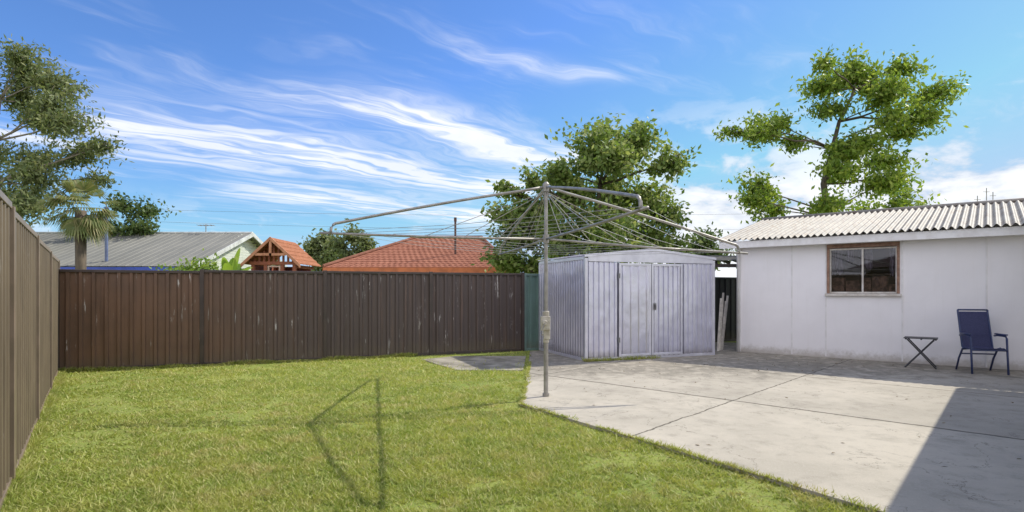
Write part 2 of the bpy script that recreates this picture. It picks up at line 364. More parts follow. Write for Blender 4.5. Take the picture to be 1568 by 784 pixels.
for i in range(2):
    p=A+fx*(d0+dw*i+.008)-fy*.052
    w_=dw-.016
    g.box(p+up*.06,fx*.045,fy*.024,up*(H0-.2)); g.box(p+fx*(w_-.045)+up*.06,fx*.045,fy*.024,up*(H0-.2))
    g.box(p+fx*.046+up*.06,fx*(w_-.092),fy*.022,up*.05); g.box(p+fx*.046+up*(H0-.19),fx*(w_-.092),fy*.022,up*.05)
for P in (A,B):
    g.box(P-fx*.038-fy*.034,fx*.065,fy*.06,up*(H0-.05))
g.box(C-fx*.038-fy*.05,fx*.038,fy*.05,up*(H0-.05))
g.box(A+fx*.034-fy*.03,fx*(Wd-.068),fy*.024,up*.055)
g.box(A-fx*.041+fy*.03,fx*.03,fy*(Dp-.08),up*.055)
g.box(A-fx*.044+fy*.03+up*(H0-.08),fx*.03,fy*(Dp-.08),up*.06)
o0=A-fy*.034+up*(H0-.12); mid=A+fx*(Wd/2)-fy*.034
gp=(o0+fx*.034,o0+fx*(Wd-.034),B-fy*.034+up*H0-fx*.034,mid+up*HA,A-fy*.034+up*H0+fx*.034)
g.add(list(gp)+[v+fy*.02 for v in gp],[(0,1,2,3,4),(9,8,7,6,5)]+[(i,i+5,(i+1)%5+5,(i+1)%5) for i in range(5)])
g.obj('frame_trim',zinc2,e,bevel=.003)
g=MB(); ov=.05
for sgn in (0,1):
    P0=(A-fx*ov if sgn==0 else B+fx*ov)-fy*ov+up*(H0-.0); P1=mid-fy*(ov-.03)+up*(HA+.02)
    n_=26
    for k in range(n_):
        a0=Dp+2*ov; q0=fy*(a0*k/n_); q1=fy*(a0*(k+.5)/n_); q2=fy*(a0*(k+1)/n_)
        g.add([P0+q0,P1+q0,P1+q1,P0+q1,P0+q1+up*.02,P1+q1+up*.02,P1+q2+up*.02,P0+q2+up*.02],[(0,1,2,3),(3,2,5,4),(4,5,6,7)])
    g.box(P0-up*.035,P1-P0,fy*.02,up*.05)
g.obj('roof',zinc2,e)
g=MB(); hp=A+fx*(d0+dw+.045)-fy*.078+up*1.0
g.box(hp,fx*.045,fy*.024,up*.14); g.tube([hp+fx*.02-fy*.03+up*.1,hp+fx*.02-fy*.03+up*.0],.012); g.tube([hp+fx*.02+up*.1,hp+fx*.02-fy*.03+up*.1],.01)
for zz in (.35,1.65): g.box(A+fx*(d0-.02)-fy*.058+up*zz,fx*.05,fy*.02,up*.1)
g.obj('handle_and_hinges',pmat('galv',(.25,.25,.26),None,9,.4,.8),e)
# ------------------------------------------------------------------ white outbuilding
Wc=V((5.21,13.1,.03)); t=V((3.76,-3.15,0)).normalized(); nb=V((.643,.767,0)).normalized()
e=group('white_outbuilding',tuple(Wc)); Lw=8.5; Hw=2.43; Dw=3.1
m,nt,b,oc=newmat('white_sheet')
n=NOISE(nt,oc,1.1,7,.6); col=MIX(nt,SS(nt,n,.3,.7),(.86,.84,.86),(.80,.78,.80))
st=NOISE(nt,oc,1,6,.7,0,(9,9,.5)); col=MIX(nt,MA(nt,'MULTIPLY',SS(nt,st,.5,.8),.3),col,(.68,.65,.63))
s=nt.nodes.new('ShaderNodeSeparateXYZ'); nt.links.new(oc,s.inputs[0])
hg=MA(nt,'SUBTRACT',s.outputs[2],MA(nt,'MULTIPLY',NOISE(nt,oc,8,6,.75),.3))
col=MIX(nt,MA(nt,'MULTIPLY',MA(nt,'SUBTRACT',1.0,SS(nt,hg,-.16,.06)),.7),col,(.33,.29,.23))
nt.links.new(col,b.inputs['Base Color']); b.inputs['Roughness'].default_value=.6; bump(nt,b,NOISE(nt,oc,1.5,4,.5),.3,.03)
wall=m
trimw=pmat('white_trim',(.80,.79,.80),(.70,.68,.68),5,.5)
u0,u1,z0,z1=1.86,3.05,1.33,2.33
g=MB()
def wb(mb,ua,ub,za,zb,d0=0,d1=.1): mb.box(Wc+t*ua+nb*d0+up*za,t*(ub-ua),nb*(d1-d0),up*(zb-za))
wb(g,0,u0,0,Hw); wb(g,u1,Lw,0,Hw); wb(g,u0,u1,0,z0); wb(g,u0,u1,z1,Hw)
g.box(Wc+nb*.1,t*.1,nb*(Dw-.1),up*Hw); g.box(Wc+nb*Dw,t*Lw,nb*.1,up*3.05); g.box(Wc+t*(Lw-.1)+nb*.1,t*.1,nb*(Dw-.1),up*Hw)
P=Wc+up*Hw; g.add([P+nb*.0,P+nb*Dw,P+nb*Dw+up*.68,P+t*.1,P+t*.1+nb*Dw,P+t*.1+nb*Dw+up*.68],[(0,1,2),(5,4,3),(0,3,4,1),(1,4,5,2),(0,2,5,3)])
g.obj('walls',wall,e)
g=MB()
for uu in (1.14,1.80,3.13,4.39,5.6,6.8): wb(g,uu-.014,uu+.014,.02,Hw-.01,-.008,-.001)
wb(g,-.03,.06,0,Hw-.01,-.022,-.001)
g.box(Wc-t*.022+nb*.0,t*.02,nb*.09,up*Hw)
g.obj('cover_battens',trimw,e,bevel=.003)
g=MB()
wb(g,-.32,Lw+.3,Hw-.07,Hw+.08,-.27,-.245); wb(g,-.32,Lw+.3,Hw-.03,Hw-.01,-.24,-.012)
g.box(Wc-t*.345-nb*.27+up*(Hw-.07),t*.025,nb*3.5+up*.80,up*.15)
g.obj('fascia',trimw,e,bevel=.003)
g=MB(); g.tube([Wc+t*.02-nb*.06+up*.0,Wc+t*.02-nb*.06+up*(Hw-.12),Wc+t*.02-nb*.22+up*(Hw-.02)],.032); g.obj('downpipe',trimw,e,smooth=True)
m,nt,b,oc=newmat('corrugated_roof')
n=NOISE(nt,oc,1.6,8,.7); n2=NOISE(nt,oc,6,8,.7)
col=MIX(nt,SS(nt,n,.35,.65),(.29,.27,.24),(.20,.19,.18)); col=MIX(nt,MA(nt,'MULTIPLY',SS(nt,n2,.46,.66),.75),col,(.14,.09,.06))
nt.links.new(col,b.inputs['Base Color']); b.inputs['Metallic'].default_value=.0; b.inputs['Roughness'].default_value=.6; b.inputs['Specular IOR Level'].default_value=.3
g=MB(); R0=Wc-t*.38-nb*.33+up*(Hw+.085); sl=nb*3.5+up*.81; Lr=Lw+.75; nc=int(Lr/.125)*6
for i in range(nc+1):
    q_=R0+t*(Lr*i/nc)+up*(.028*math.sin(2*math.pi*i/6)+.028)
    g.v.append(tuple(q_)); g.v.append(tuple(q_+sl))
for i in range(nc): g.f.append((2*i,2*i+2,2*i+3,2*i+1))
g.obj('roof',m,e,smooth=True)
g=MB(); q_=R0+sl+up*.04; g.tube([q_-t*.03,q_+t*(Lr)],.05,8); g.obj('ridge_cap',m,e,smooth=True)
wood=pmat('window_timber',(.32,.19,.13),(.20,.11,.075),12,.6,bs=.3)
alu=pmat('window_alu',(.66,.63,.60),(.48,.44,.40),8,.4,.2)
m2,nt2,b2,oc2=newmat('window_pane'); b2.inputs['Transmission Weight'].default_value=1.0; b2.inputs['Roughness'].default_value=.02; b2.inputs['IOR'].default_value=1.5; b2.inputs['Base Color'].default_value=(.7,.7,.74,1)
g=MB(); wb(g,u0-.04,u1+.04,z1-.05,z1+.03,-.02,-.003); wb(g,u0-.04,u0+.01,z0+.01,z1-.052,-.02,-.003); wb(g,u1-.01,u1+.04,z0+.01,z1-.052,-.02,-.003)
wb(g,u0+.001,u1-.001,z1-.05,z1-.001,0,.08)
g.obj('window_surround',wood,e,bevel=.003)
g=MB(); mu=(u0+u1)/2
for a0,a1_ in ((u0+.005,mu+.02),(mu-.02,u1-.005)):
    dd=.03 if a0<mu-.1 else .055
    wb(g,a0,a0+.03,z0+.012,z1-.055,dd,dd+.02); wb(g,a1_-.03,a1_,z0+.012,z1-.055,dd,dd+.02)
    wb(g,a0+.031,a1_-.031,z0+.012,z0+.045,dd,dd+.02); wb(g,a0+.031,a1_-.031,z1-.09,z1-.057,dd,dd+.02)
wb(g,u0-.07,u1+.07,z0-.04,z0+.008,-.06,.09)
g.obj('window_frame',alu,e,bevel=.002)
g=MB(); wb(g,u0+.03,mu,z0+.04,z1-.08,.042,.046); wb(g,mu-.01,u1-.03,z0+.04,z1-.08,.067,.071)
g.obj('window_glass',m2,e)
g=MB(); wb(g,u0-.3,u1+.3,z0-.5,z1+.05,1.2,1.22)
g.obj('room_back',pmat('room_dark',(.03,.025,.025),(.015,.015,.015),3,.8),e)
g=MB()
def curt(mb,ua,ub,zb,n_=14):
    for k in range(n_):
        w1=(ub-ua)/n_; a_=ua+k*w1; y1_=.14+.03*math.sin(k*1.9); y2_=.14+.03*math.sin((k+1)*1.9)
        mb.add([Wc+t*a_+nb*y1_+up*(zb+.03*math.sin(k)),Wc+t*(a_+w1)+nb*y2_+up*(zb+.03*math.sin(k+1)),Wc+t*(a_+w1)+nb*y2_+up*z1,Wc+t*a_+nb*y1_+up*z1],[(0,1,2,3)])
curt(g,u0+.02,u0+.22,z0+.42); curt(g,u0+.30,u0+.42,z0+.66,8); curt(g,mu+.02,mu+.16,z0+.5,8); curt(g,u1-.14,u1-.02,z0+.34,6)
g.obj('curtain',pmat('curtain_cloth',(.26,.23,.29),(.09,.08,.11),7,.9),e)
g=MB()
for k,(ua_,ub_,hh_) in enumerate(((u0,u0+.25,.34),(u0+.27,u0+.52,.28),(u0+.54,mu+.12,.33),(mu+.14,mu+.4,.36),(mu+.42,u1,.20))): wb(g,ua_,ub_,z0,z0+hh_,.18+.02*k,.34+.02*k)
g.obj('stacked_boxes',pmat('carton',(.24,.14,.10),(.07,.045,.035),11,.9),e)

# leaning planks
e=group('leaning_planks',(4.95,13.2,0))
g=MB()
for i,(lx,hh_) in enumerate(((0,1.22),(.07,1.35),(.15,1.15),(.21,1.28))):
    b0=V((4.74+lx,13.15+.1*i,.03)); g.box(b0,V((.045,.01,0)),V((-.005,.018,0)),V((.17+.02*i,.25,hh_)))
g.obj('boards',pmat('pale_board',(.6,.56,.5),(.4,.37,.33),7,.7),e,bevel=.002)
# lean-to between shed and outbuilding
e=group('lean_to',(5.2,15.3,0)); g=MB()
for k in range(6): g.box(V((4.3+.35*k,14.9+.02*k,2.12)),V((.05,0,0)),V((.3,1.6,.2)),V((0,0,.08)))
g.box(V((4.2,14.8,2.04)),V((2.2,.1,0)),V((0,.05,0)),V((0,0,.09)))
g.tube([(4.5,14.85,0),(4.5,14.85,2.04)],.04)
g.obj('timber_frame',pmat('old_timber',(.10,.075,.06),(.05,.04,.035),6,.8),e)
g=MB(); g.add([(4.2,14.75,2.22),(6.4,14.9,2.22),(6.9,16.6,2.45),(4.6,16.4,2.45)],[(0,1,2,3)]); g.obj('roof_sheet',pmat('grey_sheet',(.10,.095,.09),(.06,.06,.06),5,.9,spec=.1),e)

# ------------------------------------------------------------------ patio awning (casts the near right shadow)
e=group('patio_awning',(7,5,0))
ua=V((-.66,-.751,0)); ur=V((.7665,-.642,0)); A0=V((9.12,9.7,2.95))
g=MB(); g.box(A0,ua*12,ur*7,up*.05); g.box(A0-up*.12,ua*12,ur*.05,up*.118); g.box(A0-up*.12+ur*.06,ur*6.9,ua*.05,up*.118)
g.obj('roof',pmat('awning_metal',(.6,.58,.55),None,3,.5),e)
g=MB()
for k in (.4,5,10):
    p=A0+ua*k+ur*.8; g.box(V((p.x,p.y,.03)),V((.09,0,0)),V((0,.09,0)),V((0,0,2.79)))
g.obj('posts',trimw,e,bevel=.004)
# main house behind the viewer
e=group('main_house',(-2,-6,0))
m,nt,b,oc=newmat('house_brick'); br=nt.nodes.new('ShaderNodeTexBrick'); mp=nt.nodes.new('ShaderNodeMapping'); mp.inputs['Rotation'].default_value=(math.radians(90),0,0); nt.links.new(oc,mp.inputs[0]); nt.links.new(mp.outputs[0],br.inputs[0]); br.inputs['Scale'].default_value=4.2
br.inputs['Color1'].default_value=(.30,.19,.13,1); br.inputs['Color2'].default_value=(.22,.13,.09,1); br.inputs['Mortar'].default_value=(.4,.37,.33,1); nt.links.new(br.outputs[0],b.inputs['Base Color']); b.inputs['Roughness'].default_value=.85
g=MB(); g.box(V((-9,-9.5,0)),V((13,0,0)),V((0,6.5,0)),V((0,0,2.6))); g.obj('walls',m,e)
g=MB(); g.add([(-9.6,-2.4,2.6),(4.6,-2.4,2.6),(4.6,-10.1,2.6),(-9.6,-10.1,2.6),(-6,-6.25,4.2),(1,-6.25,4.2)],[(0,1,5,4),(1,2,5),(2,3,4,5),(3,0,4),(3,2,1,0)]); g.obj('roof',pmat('dark_tile',(.14,.10,.085),None,6,.8),e)
g=MB()
for x_ in (-7,-3.2,.8): g.box(V((x_,-2.985,.9)),V((1.6,0,0)),V((0,.03,0)),V((0,0,1.2)))
g.obj('windows',pmat('dark_window',(.02,.02,.025),None,3,.1),e)

# ------------------------------------------------------------------ rotary clothesline
galv=pmat('galvanised_tube',(.36,.345,.32),(.24,.225,.205),7,.45,.35,bs=.15)
wire=pmat('line_wire',(.42,.42,.42),(.3,.3,.3),9,.5,.3)
hc=V((.45,7.54,0)); e=group('rotary_clothesline',(.45,7.54,0))
g=MB(); g.tube([hc,hc+up*1.15],.030,12); g.tube([hc+up*1.0,hc+up*2.80],.024,12)
g.tube([hc+up*.03,hc+up*.07],.045,12)
g.tube([hc+up*2.06,hc+up*2.17],.042,12); g.tube([hc+up*2.74,hc+up*2.84],.045,12); g.tube([hc+up*2.84,hc+up*2.87],[.045,.02],12)
g.obj('post',galv,e,smooth=False)
g=MB(); g.cbox(hc+V((-.01,-.02,1.0)),.125,.12,.19); g.cbox(hc+V((.01,-.01,.85)),.085,.09,.13); g.tube([hc+V((-.02,-.075,1.01)),hc+V((-.02,-.13,1.01))],.036,12)
g.tube([hc+V((0,0,1.09)),hc+V((0,0,1.16))],.046,12); g.tube([hc+V((.0,0,.74)),hc+V((0,0,.80))],.042,12)
g.obj('gearbox',pmat('cast_alloy',(.52,.49,.43),(.36,.33,.27),14,.55,.2,bs=.4),e,bevel=.012)
g=MB(); g.tube([hc+V((-.02,-.125,1.01)),hc+V((-.05,-.135,.93)),hc+V((-.055,-.14,.86))],.009,8); g.tube([hc+V((-.055,-.135,.86)),hc+V((-.055,-.20,.86))],.014,10)
g.obj('crank_handle',galv,e)
arms=[V((-2.80,-.42,0)),V((.68,-2.70,0)),V((2.80,.42,0)),V((-.68,2.70,0))]
g=MB(); gw=MB(); gs=MB()
tipz=[2.17,2.15,1.97,2.10]
for i,a in enumerate(arms):
    zt=tipz[i]; d=a.normalized(); R=a.length
    pts=[hc+up*2.80+d*.03]
    for k in range(1,9):
        f=k/9; pts.append(hc+d*(R*.94*f)+up*(2.80+(zt+.11-2.80)*f+.02*math.sin(math.pi*f)))
    pts+= [hc+d*R*.94+up*(zt+.11)]
    for th in (20,45,70,90):
        pts.append(hc+d*(R*.94+.09*math.sin(math.radians(th)))+up*(zt+.02+.09*math.cos(math.radians(th))))
    pts.append(hc+d*(R*.94+.09)+up*(zt-.03))
    g.tube(pts,.018,10)
    g.tube([hc+d*.03+up*2.11,hc+d*(R*.5)+up*((2.11+zt)/2-.02),hc+d*(R+.05)+up*(zt-.02)],.016,8)
    for f in (.22,.38,.55): gs.tube([hc+up*2.74,hc+d*R*f+up*(2.11+(zt-2.11)*f)],.0045,6)
for i in range(4):
    a=arms[i]; b_=arms[(i+1)%4]
    for f in (.28,.42,.56,.70,.84,.99):
        za=2.11+(tipz[i]-2.11)*f; zb=2.11+(tipz[(i+1)%4]-2.11)*f
        pa=hc+a*f+up*za; pb=hc+b_*f+up*zb
        gw.tube([pa,(pa+pb)/2-up*(.02+.015*f),pb],.0026,5)
g.obj('arms',galv,e,smooth=True); gs.obj('stay_rods',galv,e); gw.obj('wires',wire,e)

# ------------------------------------------------------------------ patio chair & folding table
navy=pmat('navy_tube',(.03,.045,.12),(.04,.055,.14),8,.4); sling=pmat('sling_fabric',(.05,.055,.14),(.035,.04,.10),60,.8,bs=.5,bscale=200)
def frame(loc,ang,sc=1.0):
    M=Matrix.Translation(V(loc))@Matrix.Rotation(ang,4,'Z')
    return lambda x,y,z: M@V((x*sc,y*sc,z))
CH=(8.05,9.74,.03)
F=frame(CH,math.radians(-90-17),.90)
e=group('patio_chair',CH)
g=MB(); hw=.28
for s_ in (-1,1):
    y_=hw*s_
    g.tube([F(.30,y_,0),F(.27,y_,.3),F(.24,y_,.60),F(.20,y_,.635),F(-.10,y_,.635),F(-.20,y_,.62)],.016,8)
    g.tube([F(-.36,y_,0),F(-.24,y_,.22),F(-.08,y_,.40),F(.02,y_,.42)],.016,8)
    yi=(hw-.035)*s_
    g.tube([F(.27,yi,.41),F(.22,yi,.425),F(-.12,yi,.385),F(-.19,yi,.42),F(-.38,yi,1.02),F(-.385,yi,1.06)],.015,8)
    g.box(F(-.14,y_-.028,.65),F(.22,y_-.028,.65)-F(-.14,y_-.028,.65),F(-.14,y_+.028,.65)-F(-.14,y_-.028,.65),up*.02)
g.tube([F(-.385,-hw+.035,1.06),F(-.385,hw-.035,1.06)],.015); g.tube([F(.27,-hw,.40),F(.27,hw,.40)],.013); g.tube([F(-.2,-hw,.30),F(-.2,hw,.30)],.012)
g.obj('frame',navy,e,smooth=True)
g=MB(); prof=[(.27,.425),(.22,.43),(.05,.395),(-.12,.385),(-.19,.43),(-.25,.60),(-.31,.8),(-.38,1.03)]
for i in range(len(prof)-1):
    (xa,za),(xb,zb)=prof[i],prof[i+1]; h=hw-.04
    g.add([F(xa,-h,za),F(xa,h,za),F(xb,h,zb),F(xb,-h,zb)],[(0,1,2,3)])
g.obj('sling_seat',sling,e)
F=frame((7.46,10.38,.03),math.radians(-38)); e=group('folding_table',(7.46,10.38,.03))
blk=pmat('black_tube',(.03,.03,.035),None,5,.45)
g=MB()
for k in range(7): g.box(F(-.25,-.2+.058*k,.53),F(.25,0,.53)-F(-.25,0,.53),F(0,.05,.53)-F(0,0,.53),up*.016)
for x_ in (-.23,.0,.21): g.box(F(x_,-.2,.512),F(x_+.025,-.2,.512)-F(x_,-.2,.512),F(x_,.2,.512)-F(x_,-.2,.512),up*.016)
g.obj('top',blk,e,bevel=.003)
g=MB()
for s_,y_ in ((1,-.17),(1,.17),(-1,-.14),(-1,.14)): g.tube([F(-.23*s_,y_,0),F(.2*s_,y_,.515)],.011)
for s_ in (-1,1): g.tube([F(-.23*s_,-.17,.01),F(-.23*s_,.17,.01)],.01)
g.obj('crossed_legs',blk,e)

# ------------------------------------------------------------------ neighbour houses
e=group('weatherboard_house',(-16,25,0))
gr=pmat('metal_roof',(.225,.222,.20),(.185,.185,.17),1.5,.8,0,stretch=(1,.3,.3),spec=.1); blue=pmat('blue_paint',(.045,.09,.50),(.035,.07,.40),3,.5); cream=pmat('cream_board',(.70,.74,.68),(.62,.66,.6),2,.6)
g=MB(); xr,xl=-11.4,-24
for i in range(int((xr-xl)/.3)):
    x0=xl+.3*i
    for (a,b_) in (((20.3,2.30),(25,3.95)),((29.7,2.30),(25,3.95))):
        g.add([(x0,a[0],a[1]),(x0+.26,a[0],a[1]),(x0+.28,a[0],a[1]+.02),(x0+.3,a[0],a[1]),(x0,b_[0],b_[1]),(x0+.26,b_[0],b_[1]),(x0+.28,b_[0],b_[1]+.02),(x0+.3,b_[0],b_[1])],[(0,1,5,4),(1,2,6,5),(2,3,7,6)])
g.obj('roof',gr,e)
g=MB(); g.box(V((xl+.4,20.85,0)),V((xr-xl-.8,0,0)),V((0,8.3,0)),V((0,0,2.4)))
x_=xr-.4
for k in range(14):
    zz=2.3+k*.115; hw_=4.2*(1-(zz-2.3)/1.6)
    if hw_>0: g.box(V((x_,25-hw_,zz)),V((.02,0,0)),V((.0,2*hw_,0)),V((.03,0,.105)))
g.obj('walls',cream,e)
g=MB(); g.box(V((xl+.4,20.8,1.0)),V((xr-xl-.8,0,0)),V((0,.045,0)),V((0,0,1.3))); g.box(V((xl,20.24,2.04)),V((xr-xl,0,0)),V((0,.05,0)),V((0,0,.23))); g.obj('blue_wall_and_gutter',blue,e)
g=MB()
for yy in (20.3,29.7): g.box(V((xr+.0,yy,2.16)),V((.04,0,0)),V((0,25-yy,1.65)),V((0,0,.17)))
g.tube([(xl,25,3.96),(xr,25,3.96)],.06); g.obj('bargeboards',pmat('pale_trim',(.6,.62,.6)),e)
g=MB(); g.tube([(-14.9,20.9,2.3),(-14.9,20.9,4.45)],.055,10); g.tube([(-14.9,20.9,4.45),(-14.9,20.9,4.5)],.08,10)
g.obj('flue_pipe',pmat('blue_grey',(.14,.18,.33),None,4,.4),e)
g=MB(); g.tube([(-13.45,25,3.95),(-13.45,25,4.35)],.02); g.tube([(-13.8,25,4.3),(-13.1,25,4.3)],.015)
for k in range(5): g.tube([(-13.75+.15*k,24.8,4.3),(-13.75+.15*k,25.2,4.3)],.01)
g.obj('tv_antenna',galv,e)
e=group('red_roof_house',(-3.6,26,0))
m,nt,b,oc=newmat('terracotta_tiles'); n=NOISE(nt,oc,3,8,.7)
col=MIX(nt,SS(nt,n,.3,.7),(.36,.16,.105),(.28,.12,.08)); nt.links.new(col,b.inputs['Base Color']); b.inputs['Roughness'].default_value=.9; b.inputs['Specular IOR Level'].default_value=.08
terr=m
g=MB(); f0=[V((-7.3,22,2.32)),V((-.0,22,2.32)),V((0,30,2.32)),V((-7.3,30,2.32))]; r0,r1=V((-4.35,26,3.82)),V((-1.4,26,3.82))
def slope(a,b_,c,d,rows):
    g.add([a-up*.02,b_-up*.02,c-up*.02,d-up*.02] if (c-d).length>.01 else [a-up*.02,b_-up*.02,c-up*.02],[(0,1,2,3)] if (c-d).length>.01 else [(0,1,2)])
    for k in range(rows):
        f=k/rows; f2=(k+1)/rows
        p0=a.lerp(d,f); p1=b_.lerp(c,f); p2=b_.lerp(c,f2); p3=a.lerp(d,f2); L=(p1-p0).length; n_=max(2,int(L/.22))
        for j in range(n_):
            s0=j/n_; s1=(j+.5)/n_; s2=(j+1)/n_
            A_=p0.lerp(p1,s0)+up*.03; B_=p0.lerp(p1,s1)+up*.05; C_=p0.lerp(p1,s2)+up*.03
            D_=p3.lerp(p2,s0); E_=p3.lerp(p2,s1)+up*.02; F_=p3.lerp(p2,s2)
            A2,C2=A_-up*.05,C_-up*.05
            g.add([A_,B_,C_,D_,E_,F_,A2,C2],[(0,1,4,3),(1,2,5,4),(6,7,2,1,0)])
slope(f0[0],f0[1],r1,r0,18); slope(f0[2],f0[3],r0,r1,14); slope(f0[1],f0[2],r1,r1,14); slope(f0[3],f0[0],r0,r0,18)
g.obj('roof_tiles',terr,e)
g=MB()
for a_,b_ in ((f0[0],r0),(f0[1],r1),(f0[2],r1),(f0[3],r0),(r0,r1)): g.tube([a_+up*.06,b_+up*.06],.07,8)
g.obj('ridge_caps',pmat('ridge_tile',(.28,.13,.09),None,5,.9,spec=.1),e)
g=MB(); g.box(V((-7.3,21.93,2.12)),V((7.3,0,0)),V((0,.06,0)),V((0,0,.2))); g.obj('fascia',pmat('orange_fascia',(.55,.16,.055),None,4,.5),e)
g=MB(); g.box(V((-6.8,22.5,0)),V((6.3,0,0)),V((0,7,0)),V((0,0,2.3))); g.obj('walls',pmat('brick',(.25,.13,.09),None,8,.8),e)
g=MB(); g.tube([(-2.35,23.6,2.6),(-2.35,23.6,4.35)],.045,10); g.tube([(-2.35,23.6,4.3),(-2.35,23.6,4.46)],.06,10); g.obj('flue',pmat('rust_flue',(.12,.06,.05),None,5,.7),e)
# cubby house
e=group('cubby_house',(-6.0,14.6,0)); wd=pmat('red_cedar',(.34,.11,.055),(.24,.075,.04),8,.7,bs=.3,stretch=(1,1,.2)); wd2=pmat('orange_cedar',(.50,.24,.13),(.38,.16,.08),8,.7); shing=pmat('shingle',(.38,.16,.09),(.26,.11,.06),14,.9,spec=.1)
cx,cy=-6.0,14.3
g=MB(); g.box(V((cx-.56,cy,.5)),V((1.12,0,0)),V((0,1.3,0)),V((0,0,1.0)))
for x_ in (-.56,-.24,.18,.48): g.box(V((cx+x_,cy,1.5)),V((.08,0,0)),V((0,.08,0)),V((0,0,.58)))
for z_ in (1.5,2.0): g.box(V((cx+.53,cy+.1,z_)),V((.04,0,0)),V((0,1.2,0)),V((0,0,.3 if z_<1.9 else .08)))
g.box(V((cx-.54,cy+1.24,1.5)),V((1.03,0,0)),V((0,.06,0)),V((0,0,.58))); g.box(V((cx-.56,cy+.1,1.5)),V((.06,0,0)),V((0,1.1,0)),V((0,0,.58)))
g.box(V((cx-.6,cy-.02,2.081)),V((1.2,0,0)),V((0,.08,0)),V((0,0,.08)))
for k in range(9):
    xx=-.48+.12*k; h_=.50*(1-abs(xx)/.58)
    if h_>.03: g.box(V((cx+xx-.02,cy+.01,2.162)),V((.05,0,0)),V((0,.03,0)),V((0,0,h_-.02)))
for x_ in (-.54,.46):
    for y_ in (.02,1.2): g.box(V((cx+x_,cy+y_,0)),V((.09,0,0)),V((0,.09,0)),V((0,0,.499)))
g.obj('walls',wd,e)
g=MB()
for s_ in (-1,1):
    for k in range(6):
        f=k/6; xa=cx+s_*(.72*(1-f)); xb=cx+s_*(.72*(1-(k+1)/6)); za=2.06+.66*f; zb=2.06+.66*(k+1)/6
        g.box(V((xa,cy-.16,za+.03)),V((xb-xa,0,zb-za-.02)),V((0,1.6,0)),V((0,0,.025)))
g.obj('shingle_roof',shing,e)
g=MB()
for s_ in (-1,1): g.box(V((cx+s_*.74,cy-.2,2.0)),V((-s_*.74,0,.68)),V((0,.035,0)),V((0,0,.09)))
g.box(V((cx-.03,cy-.19,2.3)),V((.06,0,0)),V((0,.03,0)),V((0,0,.36))); g.box(V((cx-.38,cy-.19,2.30)),V((.76,0,0)),V((0,.03,0)),V((0,0,.06)))
g.obj('bargeboards',wd2,e)
g=MB()
for x_ in (-.14,.14): g.box(V((cx+x_,cy-.01,1.56)),V((.04,0,0)),V((0,.04,0)),V((0,0,.46)))
g.box(V((cx-.14,cy-.01,2.021)),V((.32,0,0)),V((0,.04,0)),V((0,0,.035)))
for x_ in (-.46,.32): g.box(V((cx+x_,cy-.008,1.78)),V((.13,0,0)),V((0,.02,0)),V((0,0,.03)))
g.obj('door_frame',pmat('pale_pink',(.6,.42,.34),None,4,.6),e)

# ------------------------------------------------------------------ trees
bark=pmat('bark',(.13,.10,.075),(.07,.055,.045),6,.9,bs=.5,bscale=20,stretch=(1,1,.3))
barkg=pmat('bark_pale',(.28,.245,.21),(.16,.135,.115),4,.9,bs=.4,bscale=20,stretch=(1,1,.3))
def leaves(pts,L,Wr,droop=.2,rng=None,face=.4):
    n=len(pts); d=rng.normal(size=(n,3)); d[:,2]-=droop; d=unit(d)
    q=rng.normal(size=(n,3)); q[:,2]+=face; s_=unit(np.cross(d,unit(q)))
    l=(L*(.6+.8*rng.random(n)))[:,None]
    return np.stack([pts,pts+d*l*.5+s_*l*Wr,pts+d*l,pts+d*l*.45-s_*l*Wr],1)
def tree(name,base,fork,clumps,lm,bk,L=.17,Wr=.25,dens=450,seed=1,tr=.14,flat=.7,depth=1.0,droop=.2,twigs=14,spread=.28,limb=1.0):
    rng=np.random.default_rng(seed); base=V(base); e=group(name,tuple(base)); g=MB()
    fk=[base+V(f) for f in fork]
    path=[base]+fk; m_=len(path)
    g.tube(path,[tr*(1-.78*i/(m_-1)) for i in range(m_)],10)
    allp=[]
    for (cx_,cz_,r_) in clumps:
        cy_=rng.uniform(-depth,depth)
        c=base+V((cx_,cy_,cz_-base.z))
        cand=[p for p in fk if p.z<c.z-.15] or [fk[0]]
        a=min(cand,key=lambda p:(p-c).length+.4*abs(p.z-c.z+1))
        md=a.lerp(c,.5)+V((rng.uniform(-.15,.15),rng.uniform(-.15,.15),rng.uniform(.0,.25)-.1))*r_
        l_=(c-a).length; r1_=min(tr*.4,.014*l_+.012)*limb
        g.tube([a,a.lerp(md,.5)+V((rng.uniform(-.06,.06),0,rng.uniform(-.05,.1)))*l_*.5,md,md.lerp(c,.6)+V((rng.uniform(-.05,.05),0,rng.uniform(-.05,.05)))*l_*.5,c],[r1_,r1_*.85,r1_*.7,r1_*.5,r1_*.3],6)
        nt_=int(twigs*max(.6,r_))
        for k in range(nt_):
            dv=unit(rng.normal(size=3)); rad=r_*(.35+.8*rng.random())
            ep=c+V((dv[0]*rad,dv[1]*rad,dv[2]*rad*flat+ .05*r_))
            st_=md.lerp(c,rng.uniform(.3,1)); g.tube([st_,st_.lerp(ep,.55)+V((0,0,.06)),ep],[r1_*.35,r1_*.22,.004],4)
            nl=int(dens*r_**1.7/nt_*rng.uniform(.5,1.5))
            tt=rng.random(nl)**.6
            sp_=np.array(st_)[None]*(1-tt[:,None])+np.array(ep)[None]*tt[:,None]
            allp.append(sp_+rng.normal(size=(nl,3))*np.array([spread,spread,spread*.7])*min(1,r_+.2)*(.35+.65*tt[:,None]))
    P=np.concatenate(allp)
    g.obj('trunk_and_limbs',bk,e,smooth=True)
    npmesh('foliage',leaves(P,L,Wr,droop,rng),4,lm,e)
    return e
lmC=leafmat('leaf_citrus',(.13,.21,.045),(.20,.29,.07),(.42,.46,.19),.47)
